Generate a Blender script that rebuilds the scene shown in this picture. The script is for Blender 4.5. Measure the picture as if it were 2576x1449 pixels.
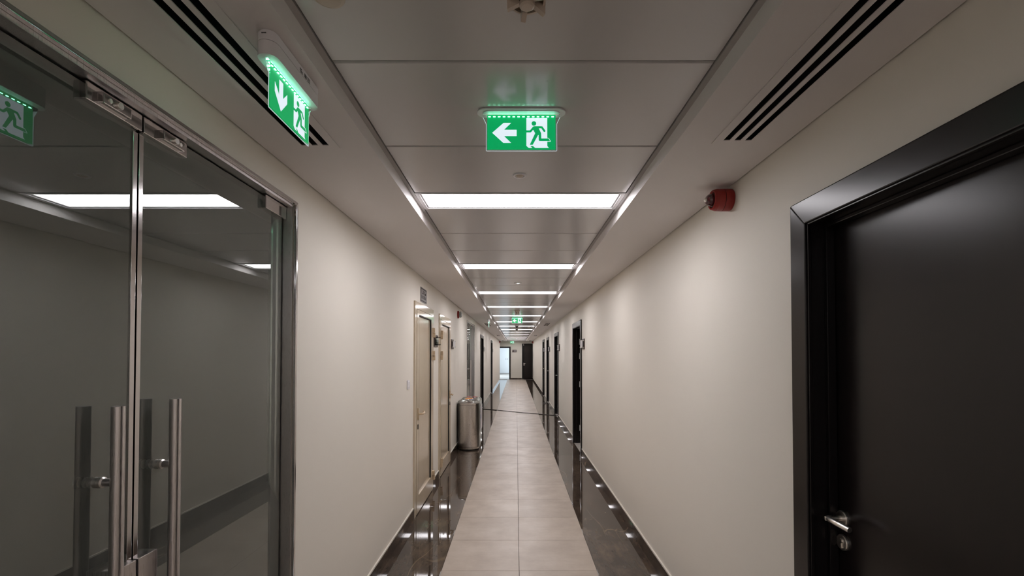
import bpy, bmesh, math, random
from mathutils import Vector, Matrix
random.seed(7)
for o in list(bpy.data.objects): bpy.data.objects.remove(o)
SC = bpy.context.scene
COL = SC.collection
R = math.radians
PI = math.pi

# ------------------------------------------------------------------ camera, world, exposure
F_PX, W_PX, H_PX = 1195.0, 2576.0, 1449.0
VPX, HORIZON, PITCH = 1298.4, 891.0, R(1.1)
cam_d = bpy.data.cameras.new('camera'); cam = bpy.data.objects.new('camera', cam_d); COL.objects.link(cam)
cam_d.sensor_width = 36.0; cam_d.sensor_fit = 'HORIZONTAL'; cam_d.lens = F_PX / W_PX * 36.0
cam.location = (0, 0, 1.667); cam.rotation_euler = (PI/2 + PITCH, 0, 0)
PPY = HORIZON - F_PX * math.tan(PITCH)
cam_d.shift_y = (PPY - H_PX/2) / W_PX
cam_d.shift_x = -(VPX - W_PX/2) / W_PX
cam_d.clip_start = 0.02; cam_d.clip_end = 200
SC.camera = cam
w = bpy.data.worlds.new('world'); SC.world = w; w.use_nodes = True
w.node_tree.nodes['Background'].inputs[0].default_value = (0.75, 0.87, 1.0, 1)
w.node_tree.nodes['Background'].inputs[1].default_value = 1.0
vs = SC.view_settings
vs.view_transform = 'Standard'; vs.look = 'None'; vs.gamma = 1.0; vs.exposure = 0.0; vs.use_curve_mapping = False
LAMP = 17.8          # ceiling panel radiance
DAYLIGHT = 1300.0    # daylight through the window of the room at the corridor's end
al = bpy.data.lights.new('window_daylight', 'AREA'); al.shape = 'RECTANGLE'; al.size = 3.4; al.size_y = 1.7
al.energy = DAYLIGHT; al.color = (0.80, 0.90, 1.0)
alo = bpy.data.objects.new('window_daylight', al); COL.objects.link(alo)
alo.location = (-4.75, 36.0, 1.55); alo.rotation_euler = (0, -PI/2, 0)

# ------------------------------------------------------------------ dimensions
XL, XR = -1.045, 1.09          # wall faces
YB, YE = -8.6, 31.3            # corridor back / end
ZS, ZC = 2.517, 2.577          # soffit, tile ceiling
WT = 0.15                      # wall thickness
CXM = 0.0235                   # centre line of tiles
SL, SR = -0.595, 0.642         # recess edges

# ------------------------------------------------------------------ materials
def mat(name): 
    m = bpy.data.materials.new(name); m.use_nodes = True
    nt = m.node_tree; b = nt.nodes['Principled BSDF']
    return m, nt, b
def setp(b, **k):
    names = {'col':'Base Color','rough':'Roughness','metal':'Metallic','ior':'IOR','spec':'Specular IOR Level','coat':'Coat Weight','coatr':'Coat Roughness','emit':'Emission Color','es':'Emission Strength','trans':'Transmission Weight','aniso':'Anisotropic','alpha':'Alpha'}
    for a, v in k.items():
        if a in ('col', 'emit'): v = (*v, 1) if len(v) == 3 else v
        b.inputs[names[a]].default_value = v
def N(nt, t, **k):
    n = nt.nodes.new(t)
    for a, v in k.items(): setattr(n, a, v)
    return n
def L(nt, a, b): nt.links.new(a, b)
def pos(nt, scale=(1,1,1)):
    g = N(nt, 'ShaderNodeNewGeometry'); mp = N(nt, 'ShaderNodeMapping'); mp.inputs['Scale'].default_value = scale
    L(nt, g.outputs['Position'], mp.inputs['Vector']); return mp.outputs['Vector']
def noise(nt, vec, scale, detail=4, rough=.5):
    n = N(nt, 'ShaderNodeTexNoise'); n.inputs['Scale'].default_value = scale; n.inputs['Detail'].default_value = detail; n.inputs['Roughness'].default_value = rough
    L(nt, vec, n.inputs['Vector']); return n.outputs['Fac']
def ramp(nt, fac, stops):
    r = N(nt, 'ShaderNodeValToRGB'); e = r.color_ramp.elements
    while len(e) < len(stops): e.new(.5)
    for i, (p, c) in enumerate(stops): e[i].position = p; e[i].color = (*c, 1) if len(c) == 3 else c
    L(nt, fac, r.inputs['Fac']); return r.outputs['Color']
def mixc(nt, fac, a, b):
    m = N(nt, 'ShaderNodeMix', data_type='RGBA')
    for s, v in ((m.inputs['Factor'], fac), (m.inputs['A'], a), (m.inputs['B'], b)):
        if hasattr(v, 'is_linked'): L(nt, v, s)
        elif isinstance(v, tuple): s.default_value = (*v, 1)
        else: s.default_value = v
    return m.outputs['Result']
def bump(nt, b, h, strength, dist=.01):
    bp = N(nt, 'ShaderNodeBump'); bp.inputs['Strength'].default_value = strength; bp.inputs['Distance'].default_value = dist
    L(nt, h, bp.inputs['Height']); L(nt, bp.outputs['Normal'], b.inputs['Normal'])
def plain(name, col, rough=.5, metal=0, **k):
    m, nt, b = mat(name); setp(b, col=col, rough=rough, metal=metal, **k)
    f = noise(nt, pos(nt), 9, 3); 
    L(nt, mixc(nt, f, tuple(c*.94 for c in col), tuple(min(1, c*1.05) for c in col)), b.inputs['Base Color'])
    return m
M = {}
def paint(name, col, rough=.55, bs=.08, sc=260):
    m, nt, b = mat(name); setp(b, rough=rough)
    p = pos(nt); f = noise(nt, p, 1.1, 3)
    L(nt, mixc(nt, f, tuple(c*.96 for c in col), tuple(c*1.03 for c in col)), b.inputs['Base Color'])
    bump(nt, b, noise(nt, p, sc, 2), bs, .002); return m
M['wall'] = paint('wall_paint', (.79, .745, .672))
M['wall_end'] = paint('end_wall_paint', (.72, .69, .62))
M['soffit'] = paint('soffit_paint', (.75, .71, .70))
M['white'] = paint('white_room_paint', (.80, .81, .83))
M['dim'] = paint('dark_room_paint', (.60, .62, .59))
# ceiling tile: white powder-coated metal pan, glossy, slightly wavy
m, nt, b = mat('ceiling_tile_metal'); setp(b, col=(.56, .54, .54), rough=.20, spec=.8)
p = pos(nt, (1, .45, 1)); bump(nt, b, noise(nt, p, 3.2, 2), .10, .008); M['ctile'] = m
M['angle'] = plain('angle_trim', (.42, .40, .39), .45)
M['joint'] = plain('ceiling_void', (.05, .05, .055), .8)
M['frame_w'] = plain('white_light_frame', (.62, .61, .62), .3)
m, nt, b = mat('light_diffuser'); setp(b, col=(.9, .9, .9), emit=(1.0, .965, .995), es=LAMP); M['lamp'] = m
# beige floor tile
m, nt, b = mat('beige_porcelain'); setp(b, rough=.34)
p = pos(nt); oi = N(nt, 'ShaderNodeObjectInfo')
a = noise(nt, p, 3.0, 6, .62); c1 = ramp(nt, a, [(.28, (.39, .325, .27)), (.52, (.47, .40, .335)), (.74, (.545, .475, .41))])
st = noise(nt, pos(nt, (.8, 7, 1)), 3.0, 5, .6); c1 = mixc(nt, ramp(nt, st, [(.46, (0,0,0)), (.8, (.22,.22,.22))]), c1, (.36, .30, .25))
hv = N(nt, 'ShaderNodeHueSaturation'); mr = N(nt, 'ShaderNodeMapRange'); mr.inputs['To Min'].default_value = .94; mr.inputs['To Max'].default_value = 1.05
L(nt, oi.outputs['Random'], mr.inputs['Value']); L(nt, mr.outputs['Result'], hv.inputs['Value']); L(nt, c1, hv.inputs['Color'])
L(nt, hv.outputs['Color'], b.inputs['Base Color'])
L(nt, ramp(nt, a, [(.3, (.42,)*3), (.7, (.30,)*3)]), b.inputs['Roughness']); M['beige_tile'] = m
# dark polished marble
def marble(name):
    m, nt, b = mat(name); setp(b, rough=.018, spec=.42)
    p = pos(nt); pa = pos(nt, (2.6, .9, 2.6))
    cl = noise(nt, pa, 3.4, 8, .68)
    base = ramp(nt, cl, [(.26, (.030, .022, .0175)), (.46, (.060, .045, .035)), (.60, (.098, .072, .053)), (.78, (.15, .108, .074))])
    out = base
    for sc, th, strength, seed in ((1.1, .003, .8, .55), (1.9, .0024, .55, 2.2)):
        mp = N(nt, 'ShaderNodeMapping'); mp.inputs['Location'].default_value = (seed, seed*2, 0); mp.inputs['Rotation'].default_value = (0, 0, seed); mp.inputs['Scale'].default_value = (1.5, .35, 1)
        L(nt, p, mp.inputs['Vector'])
        n = noise(nt, mp.outputs['Vector'], sc, 1.2, .4)
        s = N(nt, 'ShaderNodeMath', operation='SUBTRACT'); L(nt, n, s.inputs[0]); s.inputs[1].default_value = .5
        ab = N(nt, 'ShaderNodeMath', operation='ABSOLUTE'); L(nt, s.outputs[0], ab.inputs[0])
        v = ramp(nt, ab.outputs[0], [(0, (strength,)*3), (th, (0, 0, 0))])
        brk = ramp(nt, noise(nt, mp.outputs['Vector'], 2.1, 2), [(.45, (0,0,0)), (.6, (1,1,1))])
        mu = N(nt, 'ShaderNodeMix', data_type='RGBA', blend_type='MULTIPLY'); mu.inputs['Factor'].default_value = 1
        L(nt, v, mu.inputs['A']); L(nt, brk, mu.inputs['B'])
        out = mixc(nt, mu.outputs['Result'], out, (.30, .22, .145))
    L(nt, out, b.inputs['Base Color']); 
    return m
M['marble'] = marble('dark_polished_marble')
M['marble_s'] = marble('dark_honed_marble'); setp(M['marble_s'].node_tree.nodes['Principled BSDF'], rough=.05, spec=.22)
M['grout'] = plain('grout', (.16, .14, .125), .8)
M['threshold'] = plain('beige_threshold', (.60, .55, .50), .3)
# stainless
def steel(name, col, rough, sc=(50, 50, .8)):
    m, nt, b = mat(name); setp(b, col=col, rough=rough, metal=1.0)
    f = noise(nt, pos(nt, sc), 30, 3)
    L(nt, ramp(nt, f, [(.3, (rough*.88,)*3), (.7, (rough*1.12,)*3)]), b.inputs['Roughness']); return m
M['steel'] = steel('brushed_stainless', (.60, .57, .57), .30)
M['steel_p'] = steel('polished_stainless', (.58, .56, .56), .10)
M['bin_steel'] = steel('bin_stainless', (.76, .70, .64), .28, (60, 60, 1))
M['chrome'] = steel('satin_nickel', (.82, .79, .75), .32)
def wood(name, col, col2, rough=.22):
    m, nt, b = mat(name); setp(b, rough=rough, spec=.36)
    f = noise(nt, pos(nt, (6, 6, .35)), 9, 6, .6)
    L(nt, ramp(nt, f, [(.3, col), (.7, col2)]), b.inputs['Base Color'])
    return m
M['wood'] = wood('wenge_veneer', (.0065, .0048, .0050), (.013, .0090, .0088), .25)
M['wood_f'] = wood('wenge_frame', (.006, .0048, .0052), (.012, .0095, .0095), .24)
M['beige_alu'] = plain('beige_lacquered_metal', (.60, .50, .375), .11, spec=.5)
M['beige_hw'] = plain('beige_hardware', (.56, .43, .29), .3)
M['gasket'] = plain('black_gasket', (.008, .008, .008), .6)
M['black'] = plain('black_paint', (.006, .006, .008), .5)
M['red'] = plain('red_plastic', (.30, .018, .014), .42)
M['dred'] = plain('dark_red_lens', (.08, .006, .012), .12, coat=1.0)
M['clear_lens'] = plain('grey_clear_lens', (.30, .34, .34), .06, coat=1.0)
M['plastic_w'] = plain('white_plastic', (.80, .78, .81), .4)
M['plastic_b'] = plain('beige_plastic', (.56, .47, .39), .3)
M['plastic_d'] = plain('dark_brown_plastic', (.055, .04, .028), .5)
M['brown'] = plain('brown_plaque', (.050, .028, .024), .35)
M['plaque'] = plain('grey_plaque', (.17, .15, .145), .4)
M['ink'] = plain('dark_ink', (.02, .016, .016), .6)
M['ink_g'] = plain('grey_ink', (.10, .10, .105), .6)
M['frost'] = plain('frosted_plate', (.66, .64, .66), .35)
M['cable'] = plain('black_cable', (.012, .011, .010), .5)
M['orange'] = plain('orange_print', (.75, .27, .03), .4)
M['redprint'] = plain('red_print', (.42, .04, .05), .4)
M['blueprint'] = plain('blue_print', (.05, .10, .35), .4)
M['dome'] = plain('black_dome', (.004, .004, .005), .06)
def emis(name, col, s):
    m, nt, b = mat(name); setp(b, col=tuple(c*.6 for c in col), rough=.3, emit=col, es=s); return m
M['sign_g'] = emis('sign_green', (0.0, .33, .095), 1.0)
M['sign_w'] = emis('sign_white', (.74, .84, .92), .95)
M['edge_glow'] = emis('lit_acrylic_edge', (.80, .86, .95), .55)
M['led'] = emis('sign_led', (.30, 1.0, .66), 22.0)
M['spot'] = emis('spot_led', (.85, .92, 1.0), 12.0)
def glassmat(name, tint, ior, rough=0.0, dust=0.0):
    m = bpy.data.materials.new(name); m.use_nodes = True; nt = m.node_tree; nt.nodes.clear()
    o = N(nt, 'ShaderNodeOutputMaterial'); t = N(nt, 'ShaderNodeBsdfTransparent'); g = N(nt, 'ShaderNodeBsdfGlossy')
    t.inputs[0].default_value = (*tint, 1); g.inputs['Roughness'].default_value = rough; g.inputs[0].default_value = (.93, .97, .94, 1)
    fr = N(nt, 'ShaderNodeFresnel'); fr.inputs['IOR'].default_value = ior; mx = N(nt, 'ShaderNodeMixShader')
    base = t.outputs[0]
    if dust:      # thin film of dust and smears that scatters light
        d = N(nt, 'ShaderNodeBsdfDiffuse'); d.inputs[0].default_value = (.80, .85, .79, 1); md = N(nt, 'ShaderNodeMixShader')
        f = noise(nt, pos(nt, (1, 1, .6)), 2.5, 6, .65); L(nt, ramp(nt, f, [(.35, (dust*.85,)*3), (.62, (dust,)*3), (.75, (dust*1.35,)*3)]), md.inputs[0])
        L(nt, t.outputs[0], md.inputs[1]); L(nt, d.outputs[0], md.inputs[2]); base = md.outputs[0]
    L(nt, fr.outputs[0], mx.inputs[0]); L(nt, base, mx.inputs[1]); L(nt, g.outputs[0], mx.inputs[2]); L(nt, mx.outputs[0], o.inputs[0])
    return m
M['glass'] = glassmat('tinted_door_glass', (.86, .90, .88), 1.98, 0.0, .125)
M['acrylic'] = glassmat('clear_acrylic', (.93, .95, .95), 1.5)
M['pane'] = glassmat('window_glass', (.95, .97, .97), 1.45)
M['wrap'] = glassmat('plastic_film', (.93, .93, .94), 1.35, .15)

# ------------------------------------------------------------------ mesh helpers
class MB:
    def __init__(s): s.v = []; s.f = []; s.sm = []
    def add(s, vs, fs, smooth=False):
        n = len(s.v); s.v += [tuple(v) for v in vs]; s.f += [tuple(i+n for i in f) for f in fs]; s.sm += [smooth]*len(fs); return s
    def box(s, x0, x1, y0, y1, z0, z1):
        if x0 > x1: x0, x1 = x1, x0
        if y0 > y1: y0, y1 = y1, y0
        if z0 > z1: z0, z1 = z1, z0
        v = [(x0,y0,z0),(x1,y0,z0),(x1,y1,z0),(x0,y1,z0),(x0,y0,z1),(x1,y0,z1),(x1,y1,z1),(x0,y1,z1)]
        return s.add(v, [(0,3,2,1),(4,5,6,7),(0,1,5,4),(1,2,6,5),(2,3,7,6),(3,0,4,7)])
    def prism(s, pts, axis, a, b, smooth=False):
        def P(p, h): return {'x': (h, p[0], p[1]), 'y': (p[0], h, p[1]), 'z': (p[0], p[1], h)}[axis]
        n = len(pts); A = [P(p, a) for p in pts]; B = [P(p, b) for p in pts]
        s.add(A + B, [tuple(range(n))[::-1], tuple(range(n, 2*n))])
        return s.add(A + B, [(i, (i+1) % n, n+(i+1) % n, n+i) for i in range(n)], smooth)
    def lathe(s, prof, axis='z', c=(0,0,0), n=24, smooth=True):
        rings = []
        for r, h in prof:
            ring = []
            for i in range(n):
                t = 2*PI*i/n; a, b = r*math.cos(t), r*math.sin(t)
                q = {'x': (h, a, b), 'y': (a, h, b), 'z': (a, b, h)}[axis]
                ring.append((q[0]+c[0], q[1]+c[1], q[2]+c[2]))
            rings.append(ring)
        for k in range(len(rings)-1):
            s.add(rings[k] + rings[k+1], [(i, (i+1) % n, n+(i+1) % n, n+i) for i in range(n)], smooth)
        if prof[0][0] > 1e-6: s.add(rings[0], [tuple(range(n))[::-1]])
        if prof[-1][0] > 1e-6: s.add(rings[-1], [tuple(range(n))])
        return s
    def tube(s, pts, r, n=12):
        pts = [Vector(p) for p in pts]; rings = []; up = None
        for i, p in enumerate(pts):
            d = (pts[min(i+1, len(pts)-1)] - pts[max(i-1, 0)]).normalized()
            if up is None: up = Vector((0, 0, 1)) if abs(d.z) < .9 else Vector((1, 0, 0))
            a = d.cross(up).normalized(); b_ = a.cross(d).normalized(); up = b_
            rr = r[i] if isinstance(r, (list, tuple)) else r
            rings.append([tuple(p + a*rr*math.cos(2*PI*k/n) + b_*rr*math.sin(2*PI*k/n)) for k in range(n)])
        for k in range(len(rings)-1):
            s.add(rings[k] + rings[k+1], [(i, (i+1) % n, n+(i+1) % n, n+i) for i in range(n)], True)
        s.add(rings[0], [tuple(range(n))[::-1]]); s.add(rings[-1], [tuple(range(n))]); return s
    def mesh(s, name, m, bevel=0.0):
        me = bpy.data.meshes.new(name); me.from_pydata(s.v, [], s.f)
        for i, p in enumerate(me.polygons): p.use_smooth = s.sm[i]
        bm = bmesh.new(); bm.from_mesh(me)
        if bevel:
            bmesh.ops.remove_doubles(bm, verts=bm.verts, dist=1e-6)
            ed = [e for e in bm.edges if len(e.link_faces) == 2 and e.calc_face_angle(0) > .6]
            bmesh.ops.bevel(bm, geom=ed, offset=bevel, segments=2, affect='EDGES', profile=.6)
        bmesh.ops.recalc_face_normals(bm, faces=bm.faces)
        bm.to_mesh(me); bm.free(); me.materials.append(m); return me
    def build(s, name, m, parent=None, bevel=0.0, label=None):
        o = bpy.data.objects.new(name, s.mesh(name, m, bevel)); COL.objects.link(o)
        if parent: o.parent = parent
        if label: o['label'] = label
        return o
def obj(name, me, parent=None, loc=(0,0,0)):
    o = bpy.data.objects.new(name, me); COL.objects.link(o); o.location = loc
    if parent: o.parent = parent
    return o
def tag(o, label, cat, group=None, kind=None):
    o['label'] = label; o['category'] = cat
    if group: o['group'] = group
    if kind: o['kind'] = kind
    return o
def thing(name, label, cat, loc=(0,0,0), rotz=0, group=None, kind=None):
    o = bpy.data.objects.new(name, None); COL.objects.link(o); o.location = loc; o.rotation_euler = (0, 0, rotz)
    o.empty_display_size = .05
    return tag(o, label, cat, group, kind)
def copy_tree(o, parent=None):
    c = o.copy(); COL.objects.link(c)
    if parent: c.parent = parent
    for ch in list(o.children): copy_tree(ch, c)
    return c
def dup(o, loc, rotz, label, group=None):
    c = copy_tree(o); c.location = loc; c.rotation_euler = (0, 0, rotz); c['label'] = label
    if group: c['group'] = group
    return c
def struct(name, mb, m, label, cat='wall', bevel=0.0):
    o = mb.build(name, m, None, bevel); return tag(o, label, cat, None, 'structure')
ORD = ['nearest', 'second', 'third', 'fourth', 'fifth', 'sixth', 'seventh', 'eighth', 'ninth', 'tenth', 'eleventh', 'twelfth', 'thirteenth', 'fourteenth', 'fifteenth']
def stadium(l, wd, n=10):
    r = wd/2; h = l/2 - r; p = []
    for i in range(n+1): t = -PI/2 + PI*i/n; p.append((h + r*math.cos(t), r*math.sin(t)))
    for i in range(n+1): t = PI/2 + PI*i/n; p.append((-h + r*math.cos(t), r*math.sin(t)))
    return p
def rrect(wx, wy, r, n=6):
    p = []
    for cx, cy, t0 in ((wx/2-r, -wy/2+r, -PI/2), (wx/2-r, wy/2-r, 0), (-wx/2+r, wy/2-r, PI/2), (-wx/2+r, -wy/2+r, PI)):
        for i in range(n+1): t = t0 + PI/2*i/n; p.append((cx + r*math.cos(t), cy + r*math.sin(t)))
    return p

# ------------------------------------------------------------------ layout of openings
HB = 2.185                                # black door rough opening height
BLACK_R = [1.247, 8.47, 12.80, 16.25, 18.80]
BLACK_L = [14.45, 20.10]
GLASS_L = [1.36, 10.91]
BEIGE_L = [5.38, 6.94]
def ops_wall(lst): return sorted(lst)
open_r = ops_wall([(c-.53, c+.53, HB) for c in BLACK_R])
open_l = ops_wall([(c-.53, c+.53, HB) for c in BLACK_L] + [(c-.866, c+.866, 2.372) for c in GLASS_L] + [(c-.50, c+.50, 2.17) for c in BEIGE_L])
def wall_mb(x0, x1, y0, y1, ops, ztop=2.72):
    mb = MB(); y = y0
    for a, b_, h in ops:
        mb.box(x0, x1, y, a, -.02, ztop); mb.box(x0, x1, a, b_, h, ztop); y = b_
    return mb.box(x0, x1, y, y1, -.02, ztop)
YLE = 30.45   # left wall stops here, the passage opens to the left
wall_r = struct('wall_right', wall_mb(XR, XR+WT, YB, YE, open_r), M['wall'], 'long cream painted wall on the right with dark doors')
wall_l = struct('wall_left', wall_mb(XL-WT, XL, YB, YLE, open_l), M['wall'], 'long cream painted wall on the left with glass doors')
struct('wall_back', MB().box(XL-WT, XR+WT, YB-WT, YB, -.02, 2.72), M['wall'], 'cream wall closing the corridor behind the viewer')
# end wall with two doorways
EO0, EO1, EH = -1.50, -.43, 2.10
D0, D1 = .47, 1.03
mb = MB(); mb.box(-2.2, EO0, YE, YE+WT, -.02, 2.72); mb.box(EO0, EO1, YE, YE+WT, EH, 2.72); mb.box(EO1, D0, YE, YE+WT, -.02, 2.72)
mb.box(D0, D1, YE, YE+WT, 2.33, 2.72); mb.box(D1, XR+WT, YE, YE+WT, -.02, 2.72)
struct('wall_end', mb, M['wall_end'], 'grey cream end wall far down the corridor')
mb = MB(); mb.box(-2.2, XL-WT, YLE-WT, YLE, -.02, 2.72); mb.box(-2.2-WT, -2.2, YLE-WT, YE+WT, -.02, 2.72)
struct('wall_passage', mb, M['wall'], 'cream side walls of the short passage at the far left')

# ------------------------------------------------------------------ floor
fl = struct('floor', MB().box(-2.2, XR+WT, YB, YE+.2, -.05, -.010), M['grout'], 'corridor floor of beige tiles between dark polished marble borders', 'floor')
tw = .5985; g = .0012
bt = MB().box(-tw/2+g, tw/2-g, -.3+g, .3-g, -.010, 0).mesh('beige_tile', M['beige_tile'], .0008)
y = 3.69 - .6*20
while y + .3 < YE - .05:
    for xc in (CXM - .3, CXM + .3): obj('beige_tile', bt, fl, (xc, y + .3, 0))
    y += .6
YT = y
sw_l = (CXM - .6) - XL; sw_r = XR - (CXM + .6)
dl = MB().box(-sw_l/2+g*.6, sw_l/2-g*.6, -.6+g*.5, .6-g*.5, -.010, 0).mesh('marble_tile', M['marble'], .0006)
dr = MB().box(-sw_r/2+g*.6, sw_r/2-g*.6, -.6+g*.5, .6-g*.5, -.010, 0).mesh('marble_tile', M['marble'], .0006)
y = -7.71
while y + 1.2 < YE + .3:
    yy = y + .6
    if yy + .6 > YE: yy = YE - .6
    obj('marble_tile', dl, fl, (XL + sw_l/2, yy, 0)); obj('marble_tile', dr, fl, (XR - sw_r/2, yy, 0)); y += 1.2
if YE - YT > .02: MB().box(CXM-.6, CXM+.6, YT+.001, YE, -.010, -.0004).build('end_strip', M['marble'], fl)
MB().box(-2.2, XL-.002, YLE, YE, -.010, 0).build('passage_slab', M['marble'], fl)
# thresholds inside the black door reveals and the room floor behind the open door
for c in BLACK_R: MB().box(XR+.001, XR+WT+.02, c-.53, c+.53, -.010, 0).build('threshold', M['threshold'], fl)
for c in BLACK_L: MB().box(XL-WT, XL-.001, c-.53, c+.53, -.010, 0).build('threshold', M['threshold'], fl)
for c in BEIGE_L + GLASS_L: MB().box(XL-WT, XL-.001, c-.87, c+.87, -.012, -.0005).build('threshold', M['marble'], fl)
MB().box(.36, 1.06, YE-.10, YE-.0, -.001, .012).build('threshold', M['threshold'], fl)

# baseboards: dark marble pieces under a thin painted bead
def baseboard(name, xw, side, ops, y0, y1, label):
    segs = []; y = y0
    for a, b_, h in ops: segs.append((y, a)); y = b_
    segs.append((y, y1)); bead = MB()
    for a, b_ in segs: bead.box(xw, xw - side*.010, a, b_, .100, .112)
    root = struct(name, bead, M['wall'], label, 'baseboard')
    for a, b_ in segs:
        n = max(1, round((b_-a)/1.2)); st = (b_-a)/n
        for i in range(n):
            MB().box(xw, xw - side*.014, a+i*st+.0008, a+(i+1)*st-.0008, .0005, .100).build('skirting_tile', M['marble_s'], root, .001)
ex = .078
baseboard('baseboard_right', XR, 1, [(a-ex, b_+ex, h) for a, b_, h in open_r], YB, YE, 'dark marble skirting along the right wall')
baseboard('baseboard_left', XL, -1, sorted([(c-.608, c+.608, 0) for c in BLACK_L] + [(c-.885, c+.885, 0) for c in GLASS_L] + [(c-.545, c+.545, 0) for c in BEIGE_L]), YB, YLE, 'dark marble skirting along the left wall')
root = struct('baseboard_end', MB().box(-.35, .375, YE-.010, YE, .100, .110), M['wall_end'], 'dark skirting on the end wall between its doorways', 'baseboard')
MB().box(-.35, .375, YE-.014, YE, .012, .100).build('skirting_tile', M['marble_s'], root)

# ------------------------------------------------------------------ ceiling
DIF_R = [(.70, 1.895), (13.0, 14.2), (21.0, 22.2), (29.3, 30.4)]
DIF_L = [(.74, 1.94), (13.0, 14.2), (21.0, 22.2), (29.3, 30.4)]
DXR, DXL, DHW = .876, -.814, .082
ce = struct('ceiling', MB().box(XL-WT, XR+WT, YB, YE+.15, 2.72, 2.78), M['joint'], 'recessed ceiling of glossy pale metal tiles down the corridor', 'ceiling')
def soffit(name, x0, x1, xc, difs, label):
    mb = MB(); y = YB
    for a, b_ in difs:
        mb.box(x0, x1, y, a+.012, ZS, 2.72); mb.box(x0, xc-DHW, a+.012, b_-.012, ZS, 2.72); mb.box(xc+DHW, x1, a+.012, b_-.012, ZS, 2.72); y = b_-.012
    mb.box(x0, x1, y, YE, ZS, 2.72); return struct(name, mb, M['soffit'], label, 'ceiling edge')
soffit('ceiling_left', XL+.008, SL, DXL, DIF_L, 'lowered plaster ceiling strip along the left wall')
soffit('ceiling_right', SR, XR-.008, DXR, DIF_R, 'lowered plaster ceiling strip along the right wall')
struct('ceiling_end', MB().box(SL, SR, 30.62, YE, ZS, 2.72), M['soffit'], 'lowered ceiling strip before the end wall', 'ceiling edge')
struct('ceiling_passage', MB().box(-2.2, XL, YLE, YE, ZS, 2.72), M['soffit'], 'plaster ceiling of the side passage', 'ceiling edge')
struct('trim_1', MB().box(SL, CXM-.5985, YB, 30.62, ZC-.002, ZC+.02), M['angle'], 'grey metal edge angle left of the ceiling tiles', 'trim')
struct('trim_2', MB().box(CXM+.5985, SR, YB, 30.62, ZC-.002, ZC+.02), M['angle'], 'grey metal edge angle right of the ceiling tiles', 'trim')
# tiles: pans with bevelled rims
TW, TD = .5965, .3
def pan(depth):
    h = depth/2 - .0040; c = .0040
    mb = MB(); lo = [(-TW+c, -h+c), (TW-c, -h+c), (TW-c, h-c), (-TW+c, h-c)]; hi = [(-TW, -h), (TW, -h), (TW, h), (-TW, h)]
    v = [(x, y, 0) for x, y in lo] + [(x, y, .006) for x, y in hi] + [(x, y, .03) for x, y in hi]
    mb.add(v, [(3, 2, 1, 0), (0, 1, 5, 4), (1, 2, 6, 5), (2, 3, 7, 6), (3, 0, 4, 7), (4, 5, 9, 8), (5, 6, 10, 9), (6, 7, 11, 10), (7, 4, 8, 11), (8, 9, 10, 11)])
    return mb.mesh('ceiling_tile', M['ctile'])
pan6 = pan(.6); L0, LP = 2.662, 2.1
TILE_Y = []
for k in range(-5, 0):
    y0 = L0 + k*LP; TILE_Y += [y0 + .6, y0 + 1.2, y0 + 1.8]
pan3 = pan(.3)
for k in (-1,): obj('ceiling_tile', pan3, ce, (CXM, L0 + k*LP + .15, ZC))
for yc in TILE_Y: obj('ceiling_tile', pan6, ce, (CXM, yc, ZC))
NL = 14
lights = []
def light(i, yc, on=True):
    t = thing('ceiling_light', 'lit white rectangular ceiling panel lamp, %s counting from the camera' % ORD[i], 'ceiling light', (CXM, yc, ZC), 0, 'lit panel lamps in the ceiling')
    return t
ring = MB()
for a in (-.5965, .5965-.022): ring.box(a, a+.022, -.148, .148, -.003, .03)
for a in (-.148, .148-.018): ring.box(-.5745, .5745, a, a+.018, -.003, .03)
ring_me = ring.mesh('frame', M['frame_w'], .001)
inner = MB()
for s_ in (-1, 1): inner.box(s_*.5745, s_*.565, -.130, .130, .004, .02); inner.box(-.565, .565, s_*.130, s_*.122, .004, .02)
inner_me = inner.mesh('inner_rim', M['angle'])
dif_me = MB().box(-.566, .566, -.123, .123, .008, .012).mesh('diffuser', M['lamp'])
for k, nm in ((-2, 'the nearest behind the camera'), (-3, 'the second behind the camera'), (-4, 'the third behind the camera'), (-5, 'the farthest behind the camera')):
    t = thing('ceiling_light', 'lit ceiling panel lamp, ' + nm, 'ceiling light', (CXM, L0 + k*LP + .15, ZC), 0, 'lit panel lamps in the ceiling')
    obj('frame', ring_me, t); obj('inner_rim', inner_me, t); obj('diffuser', dif_me, t)
for i in range(NL):
    y0 = L0 + i*LP; t = light(i, y0 + .15)
    obj('frame', ring_me, t); obj('inner_rim', inner_me, t); obj('diffuser', dif_me, t)
    for k in range(3):
        yc = y0 + .3 + .6*k + .3
        if yc + .3 < 30.63: obj('ceiling_tile', pan6, ce, (CXM, yc, ZC))
yl = L0 + (NL-1)*LP + .3
if 30.62 - yl > .05: obj('ceiling_tile', pan(30.62-yl), ce, (CXM, (30.62+yl)/2, ZC))
MB().box(SL, SR, YB, 30.62, ZC+.045, ZC+.05).build('void_sheet', M['joint'], ce)

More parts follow.
